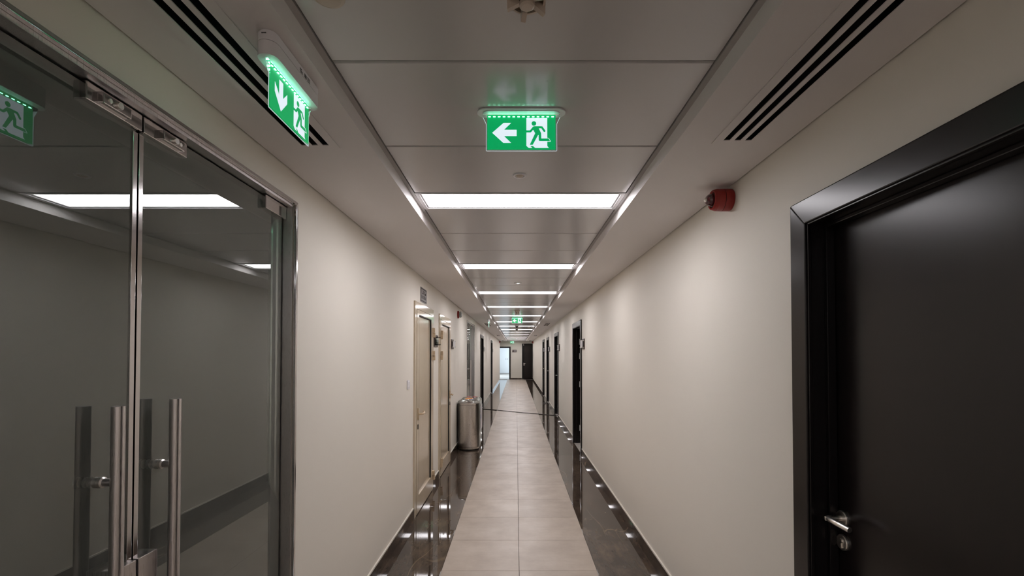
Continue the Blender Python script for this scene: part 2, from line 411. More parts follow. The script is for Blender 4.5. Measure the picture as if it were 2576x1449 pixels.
# linear slot diffusers
def slot(xc, y0, y1, label):
    t = thing('slot_diffuser', label, 'air vent', (xc, (y0+y1)/2, ZS), 0, 'slot air diffusers in the ceiling edges')
    h = (y1-y0)/2; mb = MB(); s = [(-.056, -.0305), (-.013, .0125), (.030, .0555)]
    edges = [-.090] + [v for p_ in s for v in p_] + [.090]
    for a, b_ in zip(edges[0::2], edges[1::2]):
        nm = 'flange' if abs(a) > .05 or abs(b_) > .085 else 'bar'
        MB().box(a, b_, -h+.03, h-.03, -.004, -.001).build(nm, M['soffit'], t)
    for s_ in (-1, 1): MB().box(-.090, .090, s_*h, s_*(h-.03), -.004, -.001).build('end_flange', M['soffit'], t)
    for a, b_ in s:
        v = MB(); v.box(a+.011, a+.0135, -h+.035, h-.035, .018, .05); v.build('vane', M['black'], t)
    bx = MB(); bx.box(-.080, .080, -h+.014, h-.014, .10, .104)
    for s_ in (-1, 1): bx.box(s_*.080, s_*.078, -h+.014, h-.014, -.0008, .10); bx.box(-.08, .08, s_*(h-.014), s_*(h-.032), -.0008, .10)
    for a in (-.0218, .0212): bx.box(a-.008, a+.008, -h+.03, h-.03, -.0008, .06)
    bx.build('plenum', M['black'], t)
for i, (a, b_) in enumerate(DIF_R): slot(DXR, a, b_, 'three slot air diffuser in the right ceiling edge, %s from the camera' % ORD[i])
for i, (a, b_) in enumerate(DIF_L): slot(DXL, a, b_, 'three slot air diffuser in the left ceiling edge, %s from the camera' % ORD[i])

# ------------------------------------------------------------------ black wooden doors
def lever(parent, d, y, z, sgn, m=None, stem=.055, length=.115):
    m = m or M['chrome']
    h = MB(); h.lathe([(.0, d), (.028, d), (.028, d-.006), (.0255, d-.009), (.0, d-.009)], 'x', (0, y, z), 24)
    r = h.build('handle_rosette', m, parent)
    pts = [(d-.008, y, z), (d-stem*.75, y, z), (d-stem, y + sgn*.006, z)]
    MB().tube(pts, .0095, 12).lathe([(0, d-stem-.011), (.008, d-stem-.0095), (.0105, d-stem), (.0105, d-stem+.014), (0, d-stem+.014)], 'x', (0, y, z), 14).build('handle_stem', m, r)
    n = 8; lp = []
    for i in range(n+1):
        t = i/n; lp.append((d-stem - .010*math.sin(t*PI*.9), y + sgn*length*t, z + .004*math.sin(t*PI)))
    MB().tube(lp, .0095, 12).build('lever', m, r)
    k = MB(); k.lathe([(.0, d), (.028, d), (.028, d-.006), (.0255, d-.009), (.0, d-.009)], 'x', (0, y, z-.085), 24)
    kr = k.build('lock_rosette', m, parent)
    MB().lathe([(0, d-.008), (.0085, d-.008), (.0085, d-.013), (0, d-.013)], 'x', (0, y, z-.080), 14).box(d-.013, d-.008, y-.004, y+.004, z-.104, z-.082).build('cylinder', M['chrome'], kr)
    return r
def mitre_frame(iw, ih, wdt, d0, d1, bottom=0.0):
    """three mitred members round an opening |y|<iw, z<ih; depth d0..d1"""
    out = []
    L_ = [(-iw-wdt, bottom), (-iw, bottom), (-iw, ih), (-iw-wdt, ih+wdt)]
    Rr = [(iw+wdt, bottom), (iw+wdt, ih+wdt), (iw, ih), (iw, bottom)]
    T = [(-iw-wdt, ih+wdt), (-iw, ih), (iw, ih), (iw+wdt, ih+wdt)]
    for p_ in (L_, Rr, T): out.append(MB().prism(p_, 'x', d0, d1))
    return out
def black_door(idx, label, loc, rotz, is_open=False):
    t = thing('door_%d' % idx, label, 'door', loc, rotz, None, 'structure')
    wm = M['wood_f']
    for mb in mitre_frame(.508, 2.152, .092, -.020, .0, .0): mb.build('architrave', wm, t, .004)
    for mb in mitre_frame(.500, 2.146, .014, -.0125, .0, .0): mb.build('bead', wm, t, .002)
    for s_ in (-1, 1):
        MB().box(0, WT, s_*.500, s_*.530, 0, 2.146).build('jamb', wm, t)
        MB().box(.046, .078, s_*.500, s_*.486, 0, 2.146).build('stop', wm, t, .003)
    MB().box(0, WT, -.530, .530, 2.146, 2.176).build('head', wm, t)
    MB().box(.046, .078, -.486, .486, 2.146, 2.132).build('stop', wm, t, .003)
    if not is_open:
        lf = MB().box(.080, .124, -.497, .497, .006, 2.142).build('leaf', M['wood'], t, .002)
        lever(lf, .080, .463, 1.080, -1)
    else:
        lf = MB().box(WT+.005, WT+.975, .455, .497, .006, 2.142).build('leaf', M['wood'], t, .002)
        for z in (1.63, 1.90, .28, 1.10):
            hb = MB().box(.100, .128, .500, .4965, z-.055, z+.055); hb.tube([(.140, .492, z-.055), (.140, .492, z+.055)], .008, 10)
            hb.build('hinge', M['frame_w'], t)
    return t
lr = ['large dark wenge door with curved lever handle at the right edge of the picture',
      'dark doorway standing open with pale hinges on its frame, second on right wall',
      'dark door in black frame, third on the right wall', 'dark door in black frame, fourth on the right wall', 'dark door in black frame, farthest on the right wall']
for i, c in enumerate(BLACK_R): black_door(i+1, lr[i], (XR, c, 0), 0, i == 1)
ll = ['narrow dark door just beyond the far glass door on the left wall', 'dark door farthest along the left wall']
for i, c in enumerate(BLACK_L): black_door(6+i, ll[i], (XL, c, 0), PI)
# dim room behind the open door
mb = MB(); x0 = XR+WT; mb.box(x0, x0+3, 7.0, 7.1, 0, 2.7); mb.box(x0, x0+3, 10.2, 10.3, 0, 2.7); mb.box(x0+3, x0+3.1, 7.0, 10.3, 0, 2.7); mb.box(x0, x0+3.1, 7.0, 10.3, 2.7, 2.8)
struct('wall_side_room', mb, M['wall'], 'cream walls of the dim room behind the open right door')
struct('floor_side_room', MB().box(x0+.02, x0+3.1, 7.0, 10.3, -.05, 0), M['threshold'], 'pale floor of the room behind the open right door', 'floor')

# ------------------------------------------------------------------ glass double doors (steel frame, patch fittings)
def glass_door(idx, label, loc):
    t = thing('door_%d' % idx, label, 'door', loc, PI, None, 'structure')     # local +x runs into the wall, local -y is far
    HW, HT, RV = .880, 2.384, .024
    for mb in mitre_frame(HW-.014, HT-.014, .014, -.012, .004): mb.build('frame_edge', M['steel_p'], t, .0015)
    for s_ in (-1, 1):
        MB().box(.004, .110, s_*(HW-.016), s_*(HW-RV-.002), 0, HT-RV).build('frame_jamb', M['steel'], t)
    MB().box(.004, .110, -HW+.016, HW-.016, HT-.014, HT-RV-.002).build('frame_header', M['steel'], t)
    gz = HT - RV - .006; gd0, gd1 = .049, .061
    for s_ in (-1, 1):                          # s_=+1 is the near leaf
        lf = MB().box(gd0, gd1, s_*.006, s_*(HW-RV-.010), .012, gz).build('glass_leaf', M['glass'], t, label='dark tinted glass leaf')
        MB().box(gd0-.004, gd1+.004, s_*.003, s_*.019, .012, gz-.05).build('edge_profile', M['steel_p'], lf, .001)
        # top patches at the meeting stile and at the pivot
        MB().box(.032, .078, s_*.003, s_*.182, gz-.046, gz+.001).build('lock_patch', M['steel_p'], lf, .0025)
        lb = MB().box(.016, .034, s_*.060, s_*.150, gz-.040, gz-.010).build('lock_box', M['steel_p'], lf, .003)
        kn = MB().lathe([(0, .008), (.009, .008), (.010, .0105), (.010, .018), (0, .018)], 'x', (0, s_*.105, gz-.025), 16); 
        kn.lathe([(0, .014), (.006, .014), (.006, .017), (0, .017)], 'x', (0, s_*.130, gz-.025), 12); kn.build('lock_cylinder', M['chrome'], lf)
        MB().box(.030, .080, s_*.672, s_*(HW-RV-.004), gz-.058, gz+.001).build('pivot_patch', M['steel_p'], lf, .0025)
        MB().box(.032, .078, s_*.672, s_*(HW-RV-.004), .008, .055).build('pivot_patch', M['steel_p'], lf, .0025)
        MB().box(.030, .080, s_*.004, s_*.075, .965, 1.085).build('lock_patch', M['steel'], lf, .002)
        # pull handle: two tubes joined through the glass
        yh = s_*.105
        hd = MB().tube([(.003, yh, .33), (.003, yh, 1.53)], .016, 20).build('pull_tube', M['steel'], lf)
        MB().tube([(.118, yh, .33), (.118, yh, 1.53)], .016, 20).build('pull_tube', M['steel'], lf)
        for z in (1.33, .53):
            MB().tube([(.006, yh, z), (gd0, yh, z)], .0105, 14).tube([(gd1, yh, z), (.116, yh, z)], .0105, 14).build('cross_bar', M['steel'], lf)
            MB().lathe([(.0105, gd0-.012), (.0145, gd0-.009), (.0145, gd0), (0, gd0)], 'x', (0, yh, z), 18).lathe([(0, gd1), (.0145, gd1), (.0145, gd1+.009), (.0105, gd1+.012)], 'x', (0, yh, z), 18).build('clamp_ring', M['chrome'], lf)
    return t
gd = glass_door(8, 'tinted double glass door with steel frame and tube handles filling the left foreground', (XL, GLASS_L[0], 0))
g2 = dup(gd, (XL, GLASS_L[1], 0), PI, 'narrow looking double glass door in steel frame beyond the steel bin'); g2.name = 'door_9'
for c, nm in ((GLASS_L[0], 'near'), (GLASS_L[1], 'far')):
    x1 = XL - WT; y0, y1 = c - 1.5, c + 1.5
    mb = MB(); mb.box(x1-2.5, x1-2.6, y0, y1, 0, 2.7); mb.box(x1-2.5, x1, y0-.1, y0, 0, 2.7); mb.box(x1-2.5, x1, y1, y1+.1, 0, 2.7); mb.box(x1-2.6, x1, y0-.1, y1+.1, 2.7, 2.8)
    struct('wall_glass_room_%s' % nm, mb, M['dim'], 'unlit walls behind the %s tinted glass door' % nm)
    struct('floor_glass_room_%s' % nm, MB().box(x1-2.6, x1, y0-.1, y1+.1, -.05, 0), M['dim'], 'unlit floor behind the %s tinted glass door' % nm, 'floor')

# ------------------------------------------------------------------ beige metal service doors
def beige_door(idx, label, yc, hinge_far):
    t = thing('door_%d' % idx, label, 'door', (XL, yc, 0), 0, None, 'structure')   # local +x towards corridor
    HW, HT = .540, 2.215; m = M['beige_alu']
    for mb in mitre_frame(HW-.075, HT-.075, .075, -.03, .016): mb.build('frame', m, t, .002)
    a, z1 = HW-.080, HT-.080
    # leaf: rails and stiles round a recessed panel
    iw, zb, zt = .365, .185, 2.085
    lf = MB()
    for p_ in ([(-a, .012), (a, .012), (iw, zb), (-iw, zb)], [(-a, .012), (-iw, zb), (-iw, zt), (-a, z1)], [(a, .012), (a, z1), (iw, zt), (iw, zb)], [(-a, z1), (-iw, zt), (iw, zt), (a, z1)]):
        lf.prism(p_, 'x', -.03, .020)
    leaf = lf.build('leaf', m, t)
    MB().box(-.02, .004, -iw, iw, zb, zt).build('panel', m, leaf)
    gk = MB(); 
    for s_ in (-1, 1): gk.box(.004, .0195, s_*iw, s_*(iw-.012), zb, zt)
    gk.box(.004, .0195, -iw, iw, zt, zt-.012); gk.build('gasket', M['gasket'], leaf)
    sg = 1 if hinge_far else -1
    for z in (1.93, 1.65, .19):
        h = MB().box(.016, .050, sg*(a-.028), sg*(a+.004), z+.004, z+.058).build('hinge', M['beige_hw'], t, .004)
        MB().box(.016, .050, sg*(a-.004), sg*(a+.028), z-.058, z+.002).build('hinge_pin', M['beige_hw'], h, .004)
    yh = -sg*(a-.045)
    hp = MB().box(.020, .032, yh-.017, yh+.017, .985, 1.105).build('handle_plate', M['beige_hw'], leaf, .003)
    MB().tube([(.03, yh, 1.045), (.062, yh, 1.045), (.070, yh+sg*.012, 1.045), (.072, yh+sg*.085, 1.045), (.060, yh+sg*.112, 1.058)], .011, 12).build('lever', M['beige_hw'], hp)
    MB().box(.020, .026, yh-.013, yh+.013, .885, .935).build('keyhole', M['gasket'], leaf, .002)
    return t
beige_door(10, 'beige metal service door under the grey plaque, first on the left wall', BEIGE_L[0], True)
beige_door(11, 'beige metal service door beside the steel bin, second on the left wall', BEIGE_L[1], False)

# ------------------------------------------------------------------ end wall doorways and room beyond
t = thing('door_12', 'open dark framed doorway to the bright room at the corridor end', 'door', (0, YE, 0), 0, None, 'structure')
MB().prism([(EO1, 0), (EO1+.07, 0), (EO1+.07, EH+.07), (EO1, EH)], 'y', -.02, 0).build('architrave', M['wood_f'], t)
MB().prism([(EO0, EH), (EO1, EH), (EO1+.07, EH+.07), (EO0-.07, EH+.07)], 'y', -.02, 0).build('architrave', M['wood_f'], t)
MB().prism([(EO0-.07, 0), (EO0, 0), (EO0, EH), (EO0-.07, EH+.07)], 'y', -.02, 0).build('architrave', M['wood_f'], t)
MB().box(EO1-.03, EO1, 0, WT, 0, EH).build('jamb', M['wood_f'], t); MB().box(EO0, EO0+.03, 0, WT, 0, EH).build('jamb', M['wood_f'], t)
MB().box(EO0, EO1, 0, WT, EH-.03, EH).build('head', M['wood_f'], t)
t = thing('door_13', 'tall dark door leaf standing ajar at the right of the end wall', 'door', (0, YE, 0), 0, None, 'structure')
MB().box(.385, D0, -.02, 0, 0, 2.365).build('architrave', M['wood_f'], t, .003); MB().box(D1, 1.088, -.02, 0, 0, 2.365).build('architrave', M['wood_f'], t, .003)
MB().box(D0, D1, -.02, 0, 2.30, 2.365).build('architrave', M['wood_f'], t, .003)
MB().box(D0, D1, .08, .12, 0, 2.33).build('back_panel', M['wood_f'], t)
lf = MB().prism([(.500, -.235), (.508, -.19), (1.075, -.03), (1.062, -.075)], 'z', .014, 2.35).build('leaf', M['wood'], t)
hh = MB().tube([(.535, -.225, 1.05), (.535, -.275, 1.05), (.62, -.262, 1.05)], .010, 10); hh.lathe([(0, -.222), (.026, -.222), (.026, -.232), (0, -.232)], 'y', (.535, 0, 1.05), 18)
hh.lathe([(0, -.222), (.026, -.222), (.026, -.232), (0, -.232)], 'y', (.535, 0, .965), 18); hh.build('handle', M['chrome'], lf)
MB().box(.488, .502, -.238, -.19, .92, 1.10).build('lock_plate', M['chrome'], lf); MB().box(.488, .502, -.238, -.19, 2.22, 2.33).build('flush_bolt', M['chrome'], lf)
# bright room
RX0, RX1, RY1 = -4.5, 1.6, 39.8
mb = MB(); mb.box(RX0-.1, RX1+.1, RY1, RY1+.1, 0, 2.8); mb.box(RX1, RX1+.1, YE+WT, RY1, 0, 2.8)
mb.box(RX0-.1, RX0, YE+WT, 34.2, 0, 2.8); mb.box(RX0-.1, RX0, 37.8, RY1, 0, 2.8); mb.box(RX0-.1, RX0, 34.2, 37.8, 0, .7); mb.box(RX0-.1, RX0, 34.2, 37.8, 2.4, 2.8)
mb.box(RX0-.1, -2.2, YE, YE+WT, 0, 2.8)
struct('wall_bright_room', mb, M['white'], 'white walls of the daylit room beyond the end doorway')
struct('floor_bright_room', MB().box(RX0-.1, RX1+.1, YE+.2, RY1+.1, -.05, 0), M['threshold'], 'pale floor of the daylit room beyond the end doorway', 'floor')
struct('ceiling_bright_room', MB().box(RX0-.1, RX1+.1, YE+WT, RY1+.1, 2.8, 2.9), M['white'], 'white ceiling of the daylit room', 'ceiling')
struct('baseboard_bright_room', MB().box(RX0, RX1, RY1-.015, RY1, 0, .11), M['angle'], 'grey skirting in the daylit room', 'baseboard')
wr = thing('window_1', 'wide window lighting the room at the corridor end', 'window', (RX0, 36, 0), 0, None, 'structure')
fm = MB()
for yy in (-1.8, -.62, .58, 1.76): fm.box(-.08, -.03, yy, yy+.04, .7, 2.4)
for z in (.7, 2.36): fm.box(-.08, -.03, -1.8, 1.8, z, z+.04)
fm.build('window_frame', M['frame_w'], wr)
for a, b_ in ((-1.76, -.62), (-.58, .58), (.62, 1.76)): MB().box(-.058, -.052, a, b_, .74, 2.36).build('pane', M['pane'], wr)
for k, x in enumerate((-.86, -.72)):
    so = thing('wall_socket', 'small white socket on the far wall through the end doorway, %s' % ('left of the two' if k == 0 else 'right of the two'), 'socket', (x, RY1, 1.26), 0, 'sockets in the bright room')
    MB().box(-.045, .045, -.012, 0, -.045, .045).build('plate', M['frame_w'], so, .003); MB().box(-.02, .02, -.015, -.011, -.02, .02).build('insert', M['angle'], so)

# ------------------------------------------------------------------ exit signs
def zpoly(pts, s, zt): return [((x-792)*s, zt - (y-340)*s) for x, y in pts]
def stroke(pts, wd):
    out = []
    P = [Vector(p_) for p_ in pts]
    for a, b_ in zip(P[:-1], P[1:]):
        d = (b_-a).normalized(); n = Vector((-d.y, d.x))*wd/2
        out.append([tuple(a+n), tuple(b_+n), tuple(b_-n), tuple(a-n)])
    for q in P: out.append([(q.x + wd/2*math.cos(2*PI*i/12), q.y + wd/2*math.sin(2*PI*i/12)) for i in range(12)])
    return out
ARROW = [(342,632),(518,478),(635,478),(525,585),(720,585),(720,683),(525,683),(635,790),(515,790)]
DOORW = [[(870,403),(1192,403),(1192,838),(870,838)], [(873,838),(908,868),(962,868),(928,838)], [(972,838),(1008,868),(1215,868),(1192,838)]]
MAN = [[(986+36*math.cos(2*PI*i/20), 488+36*math.sin(2*PI*i/20)) for i in range(20)], [(962,548),(985,530),(1095,530),(1100,548),(1062,563),(1098,640),(1098,668),(1056,668),(1012,655),(1005,640),(974,585)]]
MAN += stroke([(985,548),(932,611),(868,611)], 32) + stroke([(1060,547),(1108,547),(1148,605)], 32) + stroke([(1078,650),(1080,742),(1215,742)], 40) + [[(1005,640),(1058,655),(968,820),(922,820)], [(1190,722),(1218,726),(1236,762),(1190,762)]]
FOOT = stroke([(1192,714),(1214,719),(1244,766),(1192,768)], 6)
DOWN = [(531 + (y - 634), 634 - (x - 531)) for x, y in ARROW]
def exit_sign(label, loc, rotz, s, boxed):
    t = thing('exit_sign', label, 'exit sign', loc, rotz, 'green running figure exit signs')
    if boxed:
        bl, bw, bh = 1330*s, .054, .066
        MB().prism(stadium(bl, bw), 'z', -.004, -bh*.42, True).build('housing', M['plastic_w'], t)
        MB().prism(stadium(bl, bw), 'z', -bh*.42-.0015, -bh, True).build('housing', M['plastic_w'], t)
        MB().prism(stadium(bl-.006, bw-.006), 'z', 0, -bh+.001, True).build('core', M['plastic_w'], t)
        mk = MB(); yf = -bw/2 - .0006
        for x0, x1, z0, z1 in ((.00, .012, -.016, -.013), (.00, .018, -.021, -.0185), (.003, .018, -.025, -.023), (.030, .036, -.013, -.024), (.037, .044, -.014, -.025), (.049, .068, -.013, -.0155), (.049, .068, -.018, -.020), (.049, .068, -.0225, -.025)):
            mk.box(x0, x1, yf, -bw/2, z0, z1)
        mk.box(-bl/2-.0006, -bl/2+.002, -.006, .006, -.013, -.0105)
        mk.build('printed_marks', M['ink_g'], t); zt = -bh
    else:
        MB().prism(stadium(1370*s, .068), 'z', 0, -.006, True).build('flange', M['plastic_w'], t, .002)
        MB().prism(stadium(1190*s, .050), 'z', -.006, -.009, True).build('lamp_tray', M['plastic_w'], t); zt = -.009
    th = .0035
    # clear acrylic plate, wider at its top corners
    ac = zpoly([(195,342),(1392,342),(1388,385),(1340,490),(1340,905),(1330,912),(262,912),(250,905),(250,495),(200,390)], s, zt)
    MB().prism(ac, 'y', -th/2, th/2).build('acrylic_plate', M['acrylic'], t)
    MB().tube([(x, 0, z) for x, z in ac[2:]], .0011, 6).build('lit_edge', M['edge_glow'], t)
    for sd, nm in ((-1, 'front'), (1, 'back')):
        y0 = sd*th/2; e = sd*.0004
        MB().prism(zpoly([(266,352),(1320,352),(1320,890),(266,890)], s, zt), 'y', y0, y0+e).build('green_sheet', M['sign_g'], t)
        MB().prism(zpoly(DOWN if boxed else ARROW, s, zt), 'y', y0+e, y0+2*e).build('arrow', M['sign_w'], t)
        mb = MB()
        for q in DOORW: mb.prism(zpoly(q, s, zt), 'y', y0+e, y0+2*e)
        mb.build('white_doorway', M['sign_w'], t)
        mb = MB()
        for q in MAN: mb.prism(zpoly(q, s, zt), 'y', y0+2*e, y0+3*e)
        mb.build('running_figure', M['sign_g'], t)
        mb = MB()
        for q in FOOT: mb.prism(zpoly(q, s, zt), 'y', y0+3*e, y0+4*e)
        mb.build('foot_outline', M['sign_w'], t)
    led = MB().box(-.0042*s/.00025, .0042*s/.00025, -th/2-.0022, th/2+.0022, -.0018, 0).mesh('led', M['led'])
    for i in range(14): obj('led', led, t, ((300+i*75-792)*s, 0, zt - 40*s))
    return t
e1 = exit_sign('large green exit sign with left arrow hanging from the ceiling centre, nearest', (.0195, 1.768, ZC), 0, .000243, False)
e2 = dup(e1, (.025, 11.75, ZC), 0, 'small far green exit sign with left arrow hanging from the ceiling centre')
e3 = dup(e1, (-.26, 31.0, ZS), 0, 'tiny green exit sign above the end wall')
s1 = exit_sign('green exit sign with down arrow on a white housing, beside the near glass door', (-.658, 1.370, ZS), PI/2, .000222, True)
s2 = dup(s1, (-.67, 11.65, ZS), PI/2, 'small far green exit sign seen edge on under the left ceiling edge')

# ------------------------------------------------------------------ detectors, sensors, cameras
def detector(label, loc):
    t = thing('smoke_detector', label, 'smoke detector', loc, .5, 'smoke detectors')
    MB().lathe([(0, 0), (.056, 0), (.056, -.010), (.050, -.016), (.047, -.040), (.045, -.046), (0, -.046)], 'z', (0,0,0), 32).build('base', M['plastic_b'], t)
    MB().lathe([(.030, -.046), (.026, -.060), (.024, -.066), (0, -.066)], 'z', (0,0,0), 24).build('chamber', M['plastic_d'], t)
    for k in range(5):
        a = 2*PI*k/5; c, s_ = math.cos(a), math.sin(a); mb = MB()
        def q(r, u, z): return (r*c - u*s_, r*s_ + u*c, z)
        w0, w1 = .009, .006
        v = [q(.047, -w0, -.040), q(.047, w0, -.040), q(.033, w0, -.040), q(.033, -w0, -.040), q(.047, -w1, -.092), q(.047, w1, -.092), q(.016, w1, -.080), q(.016, -w1, -.080)]
        mb.add(v, [(0,1,2,3),(7,6,5,4),(0,4,5,1),(1,5,6,2),(2,6,7,3),(3,7,4,0)]); mb.build('rib', M['plastic_b'], t)
    MB().lathe([(0, -.066), (.014, -.070), (.019, -.078), (.018, -.086), (.013, -.089), (0, -.090)], 'z', (0,0,0), 24).build('cap', M['plastic_b'], t)
    n = 32; rg = MB(); rg.lathe([(.039, -.070), (.044, -.070), (.044, -.075), (.039, -.075), (.039, -.070)], 'z', (0,0,0), 32); rg.build('ring', M['plastic_b'], t)
    return t
d1 = detector('beige ribbed smoke detector cut by the top edge of the picture', (.026, 1.110, ZC))
dup(d1, (.02, 9.85, ZC), 1.1, 'small beige smoke detector on the ceiling in front of the far exit sign')
sp = thing('sprinkler_cover', 'pale round sprinkler cover plate at the top edge of the picture', 'sprinkler', (-.478, 1.19, ZC))
MB().lathe([(0, -.006), (.032, -.006), (.040, -.003), (.042, 0)], 'z', (0,0,0), 32).build('plate', M['plastic_b'], sp); MB().lathe([(.030, 0), (.030, .02), (0, .02)], 'z', (0,0,0), 24).build('cup', M['plastic_d'], sp)
def sensor(label, loc, r):
    t = thing('ceiling_sensor', label, 'sensor', loc, 0, 'round ceiling sensors')
    MB().lathe([(r*.62, -.001), (r*.66, -.005), (r*.92, -.005), (r, 0)], 'z', (0,0,0), 32).build('ring', M['plastic_w'], t)
    MB().lathe([(0, -.012), (r*.35, -.010), (r*.58, -.003), (r*.62, -.001)], 'z', (0,0,0), 28).build('lens', M['plastic_b'], t); return t
sensor('small round ceiling sensor between the exit sign and the first lamp', (.018, 2.40, ZC), .036)
sensor('tiny round ceiling sensor just beyond the third ceiling lamp', (.025, 8.83, ZC), .048)
def spotlight(label, loc):
    t = thing('ceiling_spotlight', label, 'spotlight', loc, 0, 'round emergency spotlights')
    MB().lathe([(.018, -.002), (.024, -.006), (.046, -.006), (.052, 0)], 'z', (0,0,0), 32).build('trim_ring', M['frame_w'], t)
    MB().lathe([(0, -.008), (.014, -.006), (.019, -.001)], 'z', (0,0,0), 20).build('led_lens', M['spot'], t); return t
p1 = spotlight('round ceiling spotlight with lit centre beyond the second lamp', (.025, 6.06, ZC))
dup(p1, (.02, 19.3, ZC), 0, 'tiny lit ceiling spotlight just beyond the dome cameras'); dup(p1, (.02, 27.8, ZC), 0, 'tiny lit ceiling spotlight near the corridor end')
def dome(label, loc):
    t = thing('dome_camera', label, 'camera', loc, 0, 'dome cameras')
    MB().lathe([(0, 0), (.068, 0), (.068, -.018), (.062, -.030), (.050, -.034), (0, -.034)], 'z', (0,0,0), 28).build('housing', M['plastic_w'], t)
    MB().lathe([(.048, -.034), (.046, -.052), (.037, -.072), (.020, -.084), (0, -.088)], 'z', (0,0,0), 24).build('dome', M['dome'], t)
    MB().lathe([(.048, -.034), (.053, -.036), (.053, -.042), (.048, -.044)], 'z', (0,0,0), 24).build('bezel', M['plastic_w'], t); return t
c1 = dome('black dome camera on the ceiling below the far exit sign, the nearer', (.02, 14.8, ZC)); dup(c1, (.02, 16.6, ZC), 0, 'black dome camera on the ceiling below the far exit sign, the farther')
sc1 = thing('ceiling_detector', 'tiny pale ceiling detector right of the dome cameras', 'detector', (.45, 16.2, ZC))
MB().lathe([(0, -.035), (.03, -.033), (.045, -.012), (.05, 0)], 'z', (0,0,0), 20).build('body', M['plastic_b'], sc1); MB().lathe([(.05, -.008), (.058, -.006), (.058, 0)], 'z', (0,0,0), 20).build('base', M['plastic_w'], sc1)

# ------------------------------------------------------------------ fire alarm sounders
def sounder(label, loc, rotz, tall=True):
    t = thing('alarm_sounder', label, 'fire alarm', loc, rotz, 'red fire alarm sounders')       # local -x away from wall
    MB().lathe([(0, 0), (.053, 0), (.055, -.004), (.0555, -.043)], 'x', (0,0,0), 32).build('base', M['red'], t)
    MB().lathe([(.0540, -.043), (.0540, -.0455)], 'x', (0,0,0), 32).build('seam', M['gasket'], t)
    MB().lathe([(.0555, -.0455), (.0545, -.075), (.049, -.094), (.045, -.098), (.041, -.094), (.038, -.080), (0, -.080)], 'x', (0,0,0), 32).build('body', M['red'], t)
    MB().lathe([(.0385, -.082), (.034, -.094), (0, -.094)], 'x', (0,0,0), 28).build('grille', M['plastic_d'], t)
    MB().lathe([(.031, -.094), (.031, -.104), (.027, -.116), (.018, -.124), (0, -.126)], 'x', (0,0,0), 28).build('lens', M['dred'], t)
    MB().lathe([(.010, -.124), (.009, -.132), (.005, -.135), (0, -.135)], 'x', (0,0,0), 18).build('tip', M['chrome'], t); return t
sounder('red conical fire alarm sounder high on the right wall near the camera', (XR, 2.40, 2.450), 0)
t = thing('alarm_beacon', 'red fire alarm beacon with clear lens high on the left wall', 'fire alarm', (XL, 8.48, 2.375), PI)
MB().lathe([(0, 0), (.068, 0), (.070, -.006), (.066, -.022), (.052, -.028), (0, -.028)], 'x', (0,0,0), 32).build('base', M['red'], t)
MB().lathe([(.040, -.028), (.038, -.036)], 'x', (0,0,0), 24).build('collar', M['frame_w'], t)
MB().lathe([(.038, -.036), (.055, -.040), (.057, -.055), (.047, -.070), (.025, -.077), (0, -.079)], 'x', (0,0,0), 32).build('lens', M['clear_lens'], t)
def small_alarm(label, loc, rotz):
    t = thing('alarm_sounder', label, 'fire alarm', loc, rotz, 'red fire alarm sounders')
    MB().lathe([(0, 0), (.06, 0), (.06, -.05), (.05, -.07), (0, -.07)], 'x', (0,0,0), 24).build('body', M['red'], t)
    MB().lathe([(.032, -.07), (.030, -.095), (.015, -.105), (0, -.106)], 'x', (0,0,0), 20).build('lens', M['dred'], t); return t
small_alarm('tiny red alarm at the far end of the left wall', (XL, 29.2, 2.43), PI); small_alarm('tiny red alarm at the far end of the right wall', (XR, 30.2, 2.43), 0)

# ------------------------------------------------------------------ plaques and switches
def text_mesh(body, size):
    cu = bpy.data.curves.new('txt', 'FONT'); cu.body = body; cu.size = size; cu.align_x = 'CENTER'; cu.align_y = 'CENTER'; cu.extrude = .0004; cu.resolution_u = 2
    o = bpy.data.objects.new('txt', cu); COL.objects.link(o)
    dg = bpy.context.evaluated_depsgraph_get(); me = bpy.data.meshes.new_from_object(o.evaluated_get(dg)); bpy.data.objects.remove(o); return me
pq = thing('wall_plaque', 'grey lettered plaque above the nearer beige door', 'plaque', (XL, 5.335, 2.325))
MB().box(0, .006, -.165, .165, -.080, .080).build('plate', M['plaque'], pq, .001)
bd = MB(); 
for z in (-.072, .062): bd.box(.006, .0075, -.158, .158, z, z+.010)
for yy in (-.158, .152): bd.box(.006, .0075, yy, yy+.006, -.072, .072)
bd.build('border', M['ink'], pq)
tm = text_mesh('ELECTRICAL', .046); tm.materials.append(M['ink']); to = obj('lettering', tm, pq, (.0065, 0, -.027)); to.rotation_euler = (PI/2, 0, PI/2)
ar = MB()
for a, b_ in zip([(-.10, .018), (-.06, .012), (-.02, .020), (.03, .014), (.07, .012), (.09, .030)], [(-.06, .012), (-.02, .020), (.03, .014), (.07, .012), (.09, .030), (.10, .012)]): ar.tube([(.0075, a[0], a[1]), (.0075, b_[0], b_[1])], .0028, 6)
for q in ((-.03, .040), (-.01, .040), (.05, -.002)): ar.lathe([(0, .006), (.004, .006), (.004, .0085), (0, .0085)], 'x', (0, q[0], q[1]), 8)
ar.tube([(.0075, .0, .022), (.0075, -.004, .044)], .0025, 6); ar.build('script_line', M['ink'], pq)
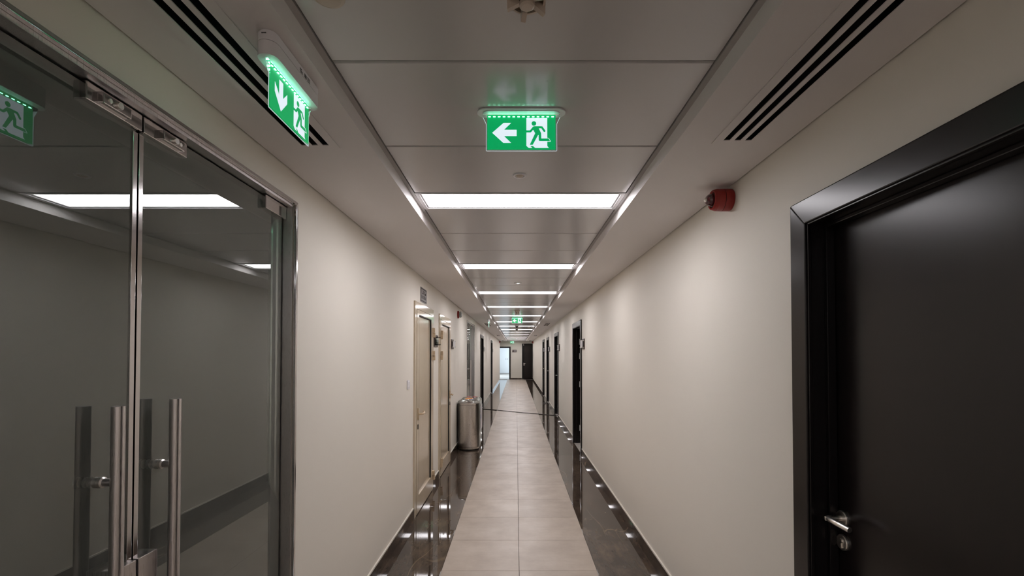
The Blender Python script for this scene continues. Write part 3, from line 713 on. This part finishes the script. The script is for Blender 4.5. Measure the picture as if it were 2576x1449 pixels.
def door_sign(label, loc, rotz, wd=.30, ht=.155, front='frost'):
    t = thing('door_sign', label, 'door sign', loc, rotz, 'small framed signs beside the doors')   # local +x towards corridor
    MB().box(0, .012, -wd/2, wd/2, -ht/2, ht/2).build('back_plate', M['brown'], t, .002)
    pw, ph = wd*.36, ht*.30
    for a in (-1, 1):
        for b_ in (-1, 1):
            MB().tube([(.010, a*pw, b_*ph), (.046, a*pw, b_*ph)], .005, 10).lathe([(0, .050), (.008, .048), (.008, .041), (0, .041)], 'x', (0, a*pw, b_*ph), 12).build('standoff', M['chrome'] if front == 'frost' else M['ink'], t)
    fd = .034 if front == 'frost' else .017
    MB().box(fd, fd+.005, -wd*.42, wd*.42, -ht*.36, ht*.36).build('front_plate', M['frost'] if front == 'frost' else M['acrylic'], t, .001)
    if front != 'frost': MB().box(.012, .0135, -wd*.38, -wd*.05, -ht*.22, ht*.25).build('insert', M['plaque'], t)
    return t
door_sign('dark brown sign with standoff pins between the two beige doors', (XL, 6.15, 1.838), 0, .28, .155, 'clear')
ds = door_sign('brown sign with frosted plate on the wall right after the second beige door', (XL, 7.73, 1.83), 0, .28, .155)
dsr = door_sign('brown framed sign beside the open dark doorway on the right wall', (XR, 7.68, 1.83), PI, .28, .17)
for yy, nm in ((11.98, 'third'), (15.42, 'fourth'), (17.98, 'farthest')): dup(dsr, (XR, yy, 1.83), PI, 'small brown sign beside the %s dark door on the right wall' % nm)
for yy, nm in ((15.28, 'nearer'), (20.92, 'farther')): dup(ds, (XL, yy, 1.83), 0, 'small sign just past the %s dark door on the left wall' % nm)
ep = thing('wall_plaque', 'small brown plaque on the end wall between its doorways', 'plaque', (-.11, YE, 1.875))
MB().box(-.145, .145, -.014, 0, -.078, .078).build('back_plate', M['brown'], ep, .002); MB().box(-.05, .125, -.018, -.013, -.05, .05).build('face', M['plaque'], ep)
for z in (.03, .005, -.02): MB().box(-.035, .105, -.0195, -.0175, z-.004, z+.004).build('text_line', M['frost'], ep)
MB().box(-.118, -.085, -.018, -.013, -.005, .04).build('symbol', M['frost'], ep)
def switch(label, loc, rotz, g=None):
    t = thing('light_switch', label, 'switch', loc, rotz)
    MB().box(0, .010, -.044, .044, -.044, .044).build('plate', M['plastic_w'], t, .003)
    for s_ in (-1, 1): MB().box(.009, .0135, s_*.004, s_*.034, -.026, .026).build('rocker', M['plastic_w'], t, .002)
    return t
switch('white double light switch on the left wall before the beige doors', (XL, 4.59, 1.372), 0)
switch('small white switch on the right wall before the fourth dark door', (XR, 15.0, 1.10), PI)

# ------------------------------------------------------------------ steel bin wrapped in film
BX, BY, BWX, BWY, BHT = -.835, 8.66, .37, .88, .815
t = thing('waste_bin', 'tall stainless steel waste bin wrapped in clear film by the left wall', 'bin', (BX, BY, 0))
def loop(wx, wy, r, z, n=9): return [(x, y_, z) for x, y_ in rrect(wx, wy, r, n)]
def loft(loops, smooth=True, cap0=True, cap1=True):
    mb = MB(); n = len(loops[0])
    for a, b_ in zip(loops[:-1], loops[1:]): mb.add(a + b_, [(i, (i+1) % n, n+(i+1) % n, n+i) for i in range(n)], smooth)
    if cap0: mb.add(loops[0], [tuple(range(n))[::-1]])
    if cap1: mb.add(loops[-1], [tuple(range(n))])
    return mb
loft([loop(BWX-.05, BWY-.05, .13, .0), loop(BWX-.05, BWY-.05, .13, .018)]).build('foot_ring', M['gasket'], t)
loft([loop(BWX-.02, BWY-.02, .15, .016), loop(BWX-.004, BWY-.004, .155, .026), loop(BWX-.002, BWY-.002, .155, .052)]).build('base_band', M['bin_steel'], t)
loft([loop(BWX-.010, BWY-.010, .15, .052), loop(BWX-.010, BWY-.010, .15, .056)], True, False, False).build('seam', M['gasket'], t)
loft([loop(BWX, BWY, .156, .056), loop(BWX, BWY, .156, BHT-.035)]).build('body', M['bin_steel'], t)
loft([loop(BWX-.008, BWY-.008, .152, BHT-.035), loop(BWX-.008, BWY-.008, .152, BHT-.031)], True, False, False).build('seam', M['gasket'], t)
loft([loop(BWX+.002, BWY+.002, .157, BHT-.031), loop(BWX+.002, BWY+.002, .157, BHT-.004), loop(BWX-.012, BWY-.012, .15, BHT)]).build('lid', M['bin_steel'], t)
# crumpled film over the top and down the corridor side
rnd = random.Random(3); loops = []
n = len(loop(1, 1, .1, 0))
for k, (off, z) in enumerate([(.014, .05), (.012, .24), (.010, .45), (.012, .65), (.012, .80), (.004, .838), (-.06, .850), (-.14, .852), (-.22, .848), (-.30, .846)]):
    lp = loop(max(BWX+off, .05), max(BWY+off, .3), max(.012, .158+off/2), z)
    amp = .004 if k < 5 else .012
    loops.append([(x + rnd.uniform(-amp, amp)*.6, y_ + rnd.uniform(-amp, amp)*.6, zz + rnd.uniform(-amp, amp)*(1.1 if k > 4 else .3)) for x, y_, zz in lp])
loft(loops, True, False, True).build('plastic_film', M['wrap'], t, label='crumpled clear plastic film')
def blob(nm, m, cx, cy, sx, sy, z, seed):
    r_ = random.Random(seed); mb = MB(); k = 16
    top = [(cx + sx*math.cos(2*PI*i/k)*r_.uniform(.7, 1.15), cy + sy*math.sin(2*PI*i/k)*r_.uniform(.7, 1.15), z + r_.uniform(-.003, .004)) for i in range(k)]
    mb.add([(cx, cy, z+.006)] + top, [(0, 1+i, 1+(i+1) % k) for i in range(k)]); mb.build(nm, m, t)
blob('printed_patch', M['orange'], -.02, -.03, .085, .15, .864, 1); blob('printed_patch', M['redprint'], .06, .26, .06, .09, .866, 2); blob('printed_patch', M['redprint'], -.06, .28, .05, .07, .866, 5)
blob('printed_patch', M['blueprint'], .05, -.22, .03, .05, .862, 4)
lab = MB().box(BWX/2+.010, BWX/2+.012, -.16, .30, .30, .74).build('paper_label', M['frost'], t); 
MB().box(BWX/2+.012, BWX/2+.0128, -.10, -.02, .50, .58).build('printed_patch', M['blueprint'], lab)

# ------------------------------------------------------------------ cable and wire on the floor
pts = []
P0, P1 = Vector((-1.02, 14.45, .008)), Vector((.62, 13.2, .008))
for i in range(15):
    f = i/14; p_ = P0.lerp(P1, f); pts.append((p_.x, p_.y + .03*math.sin(f*7), .008))
pts += [(.85, 13.06, .008), (1.0, 12.97, .008), (1.10, 12.90, .010), (1.15, 12.80, .010), (1.155, 12.6, .010)]
tag(MB().tube(pts, .0085, 8).build('floor_cable', M['cable']), 'black cable lying across the corridor floor', 'cable')
pts = []
for i in range(60):
    f = i/59; a = f*5*PI; pts.append((.99 + .05*math.cos(a)*(1-.4*f) + .03*math.sin(3*a)*.4 - .05*f, 16.05 + .12*math.sin(a), .006 + .012*(1+math.sin(2.3*a))))
tag(MB().tube(pts, .004, 6).build('wire_scrap', M['cable']), 'tangled scrap of wire on the floor by the fourth right door', 'wire')
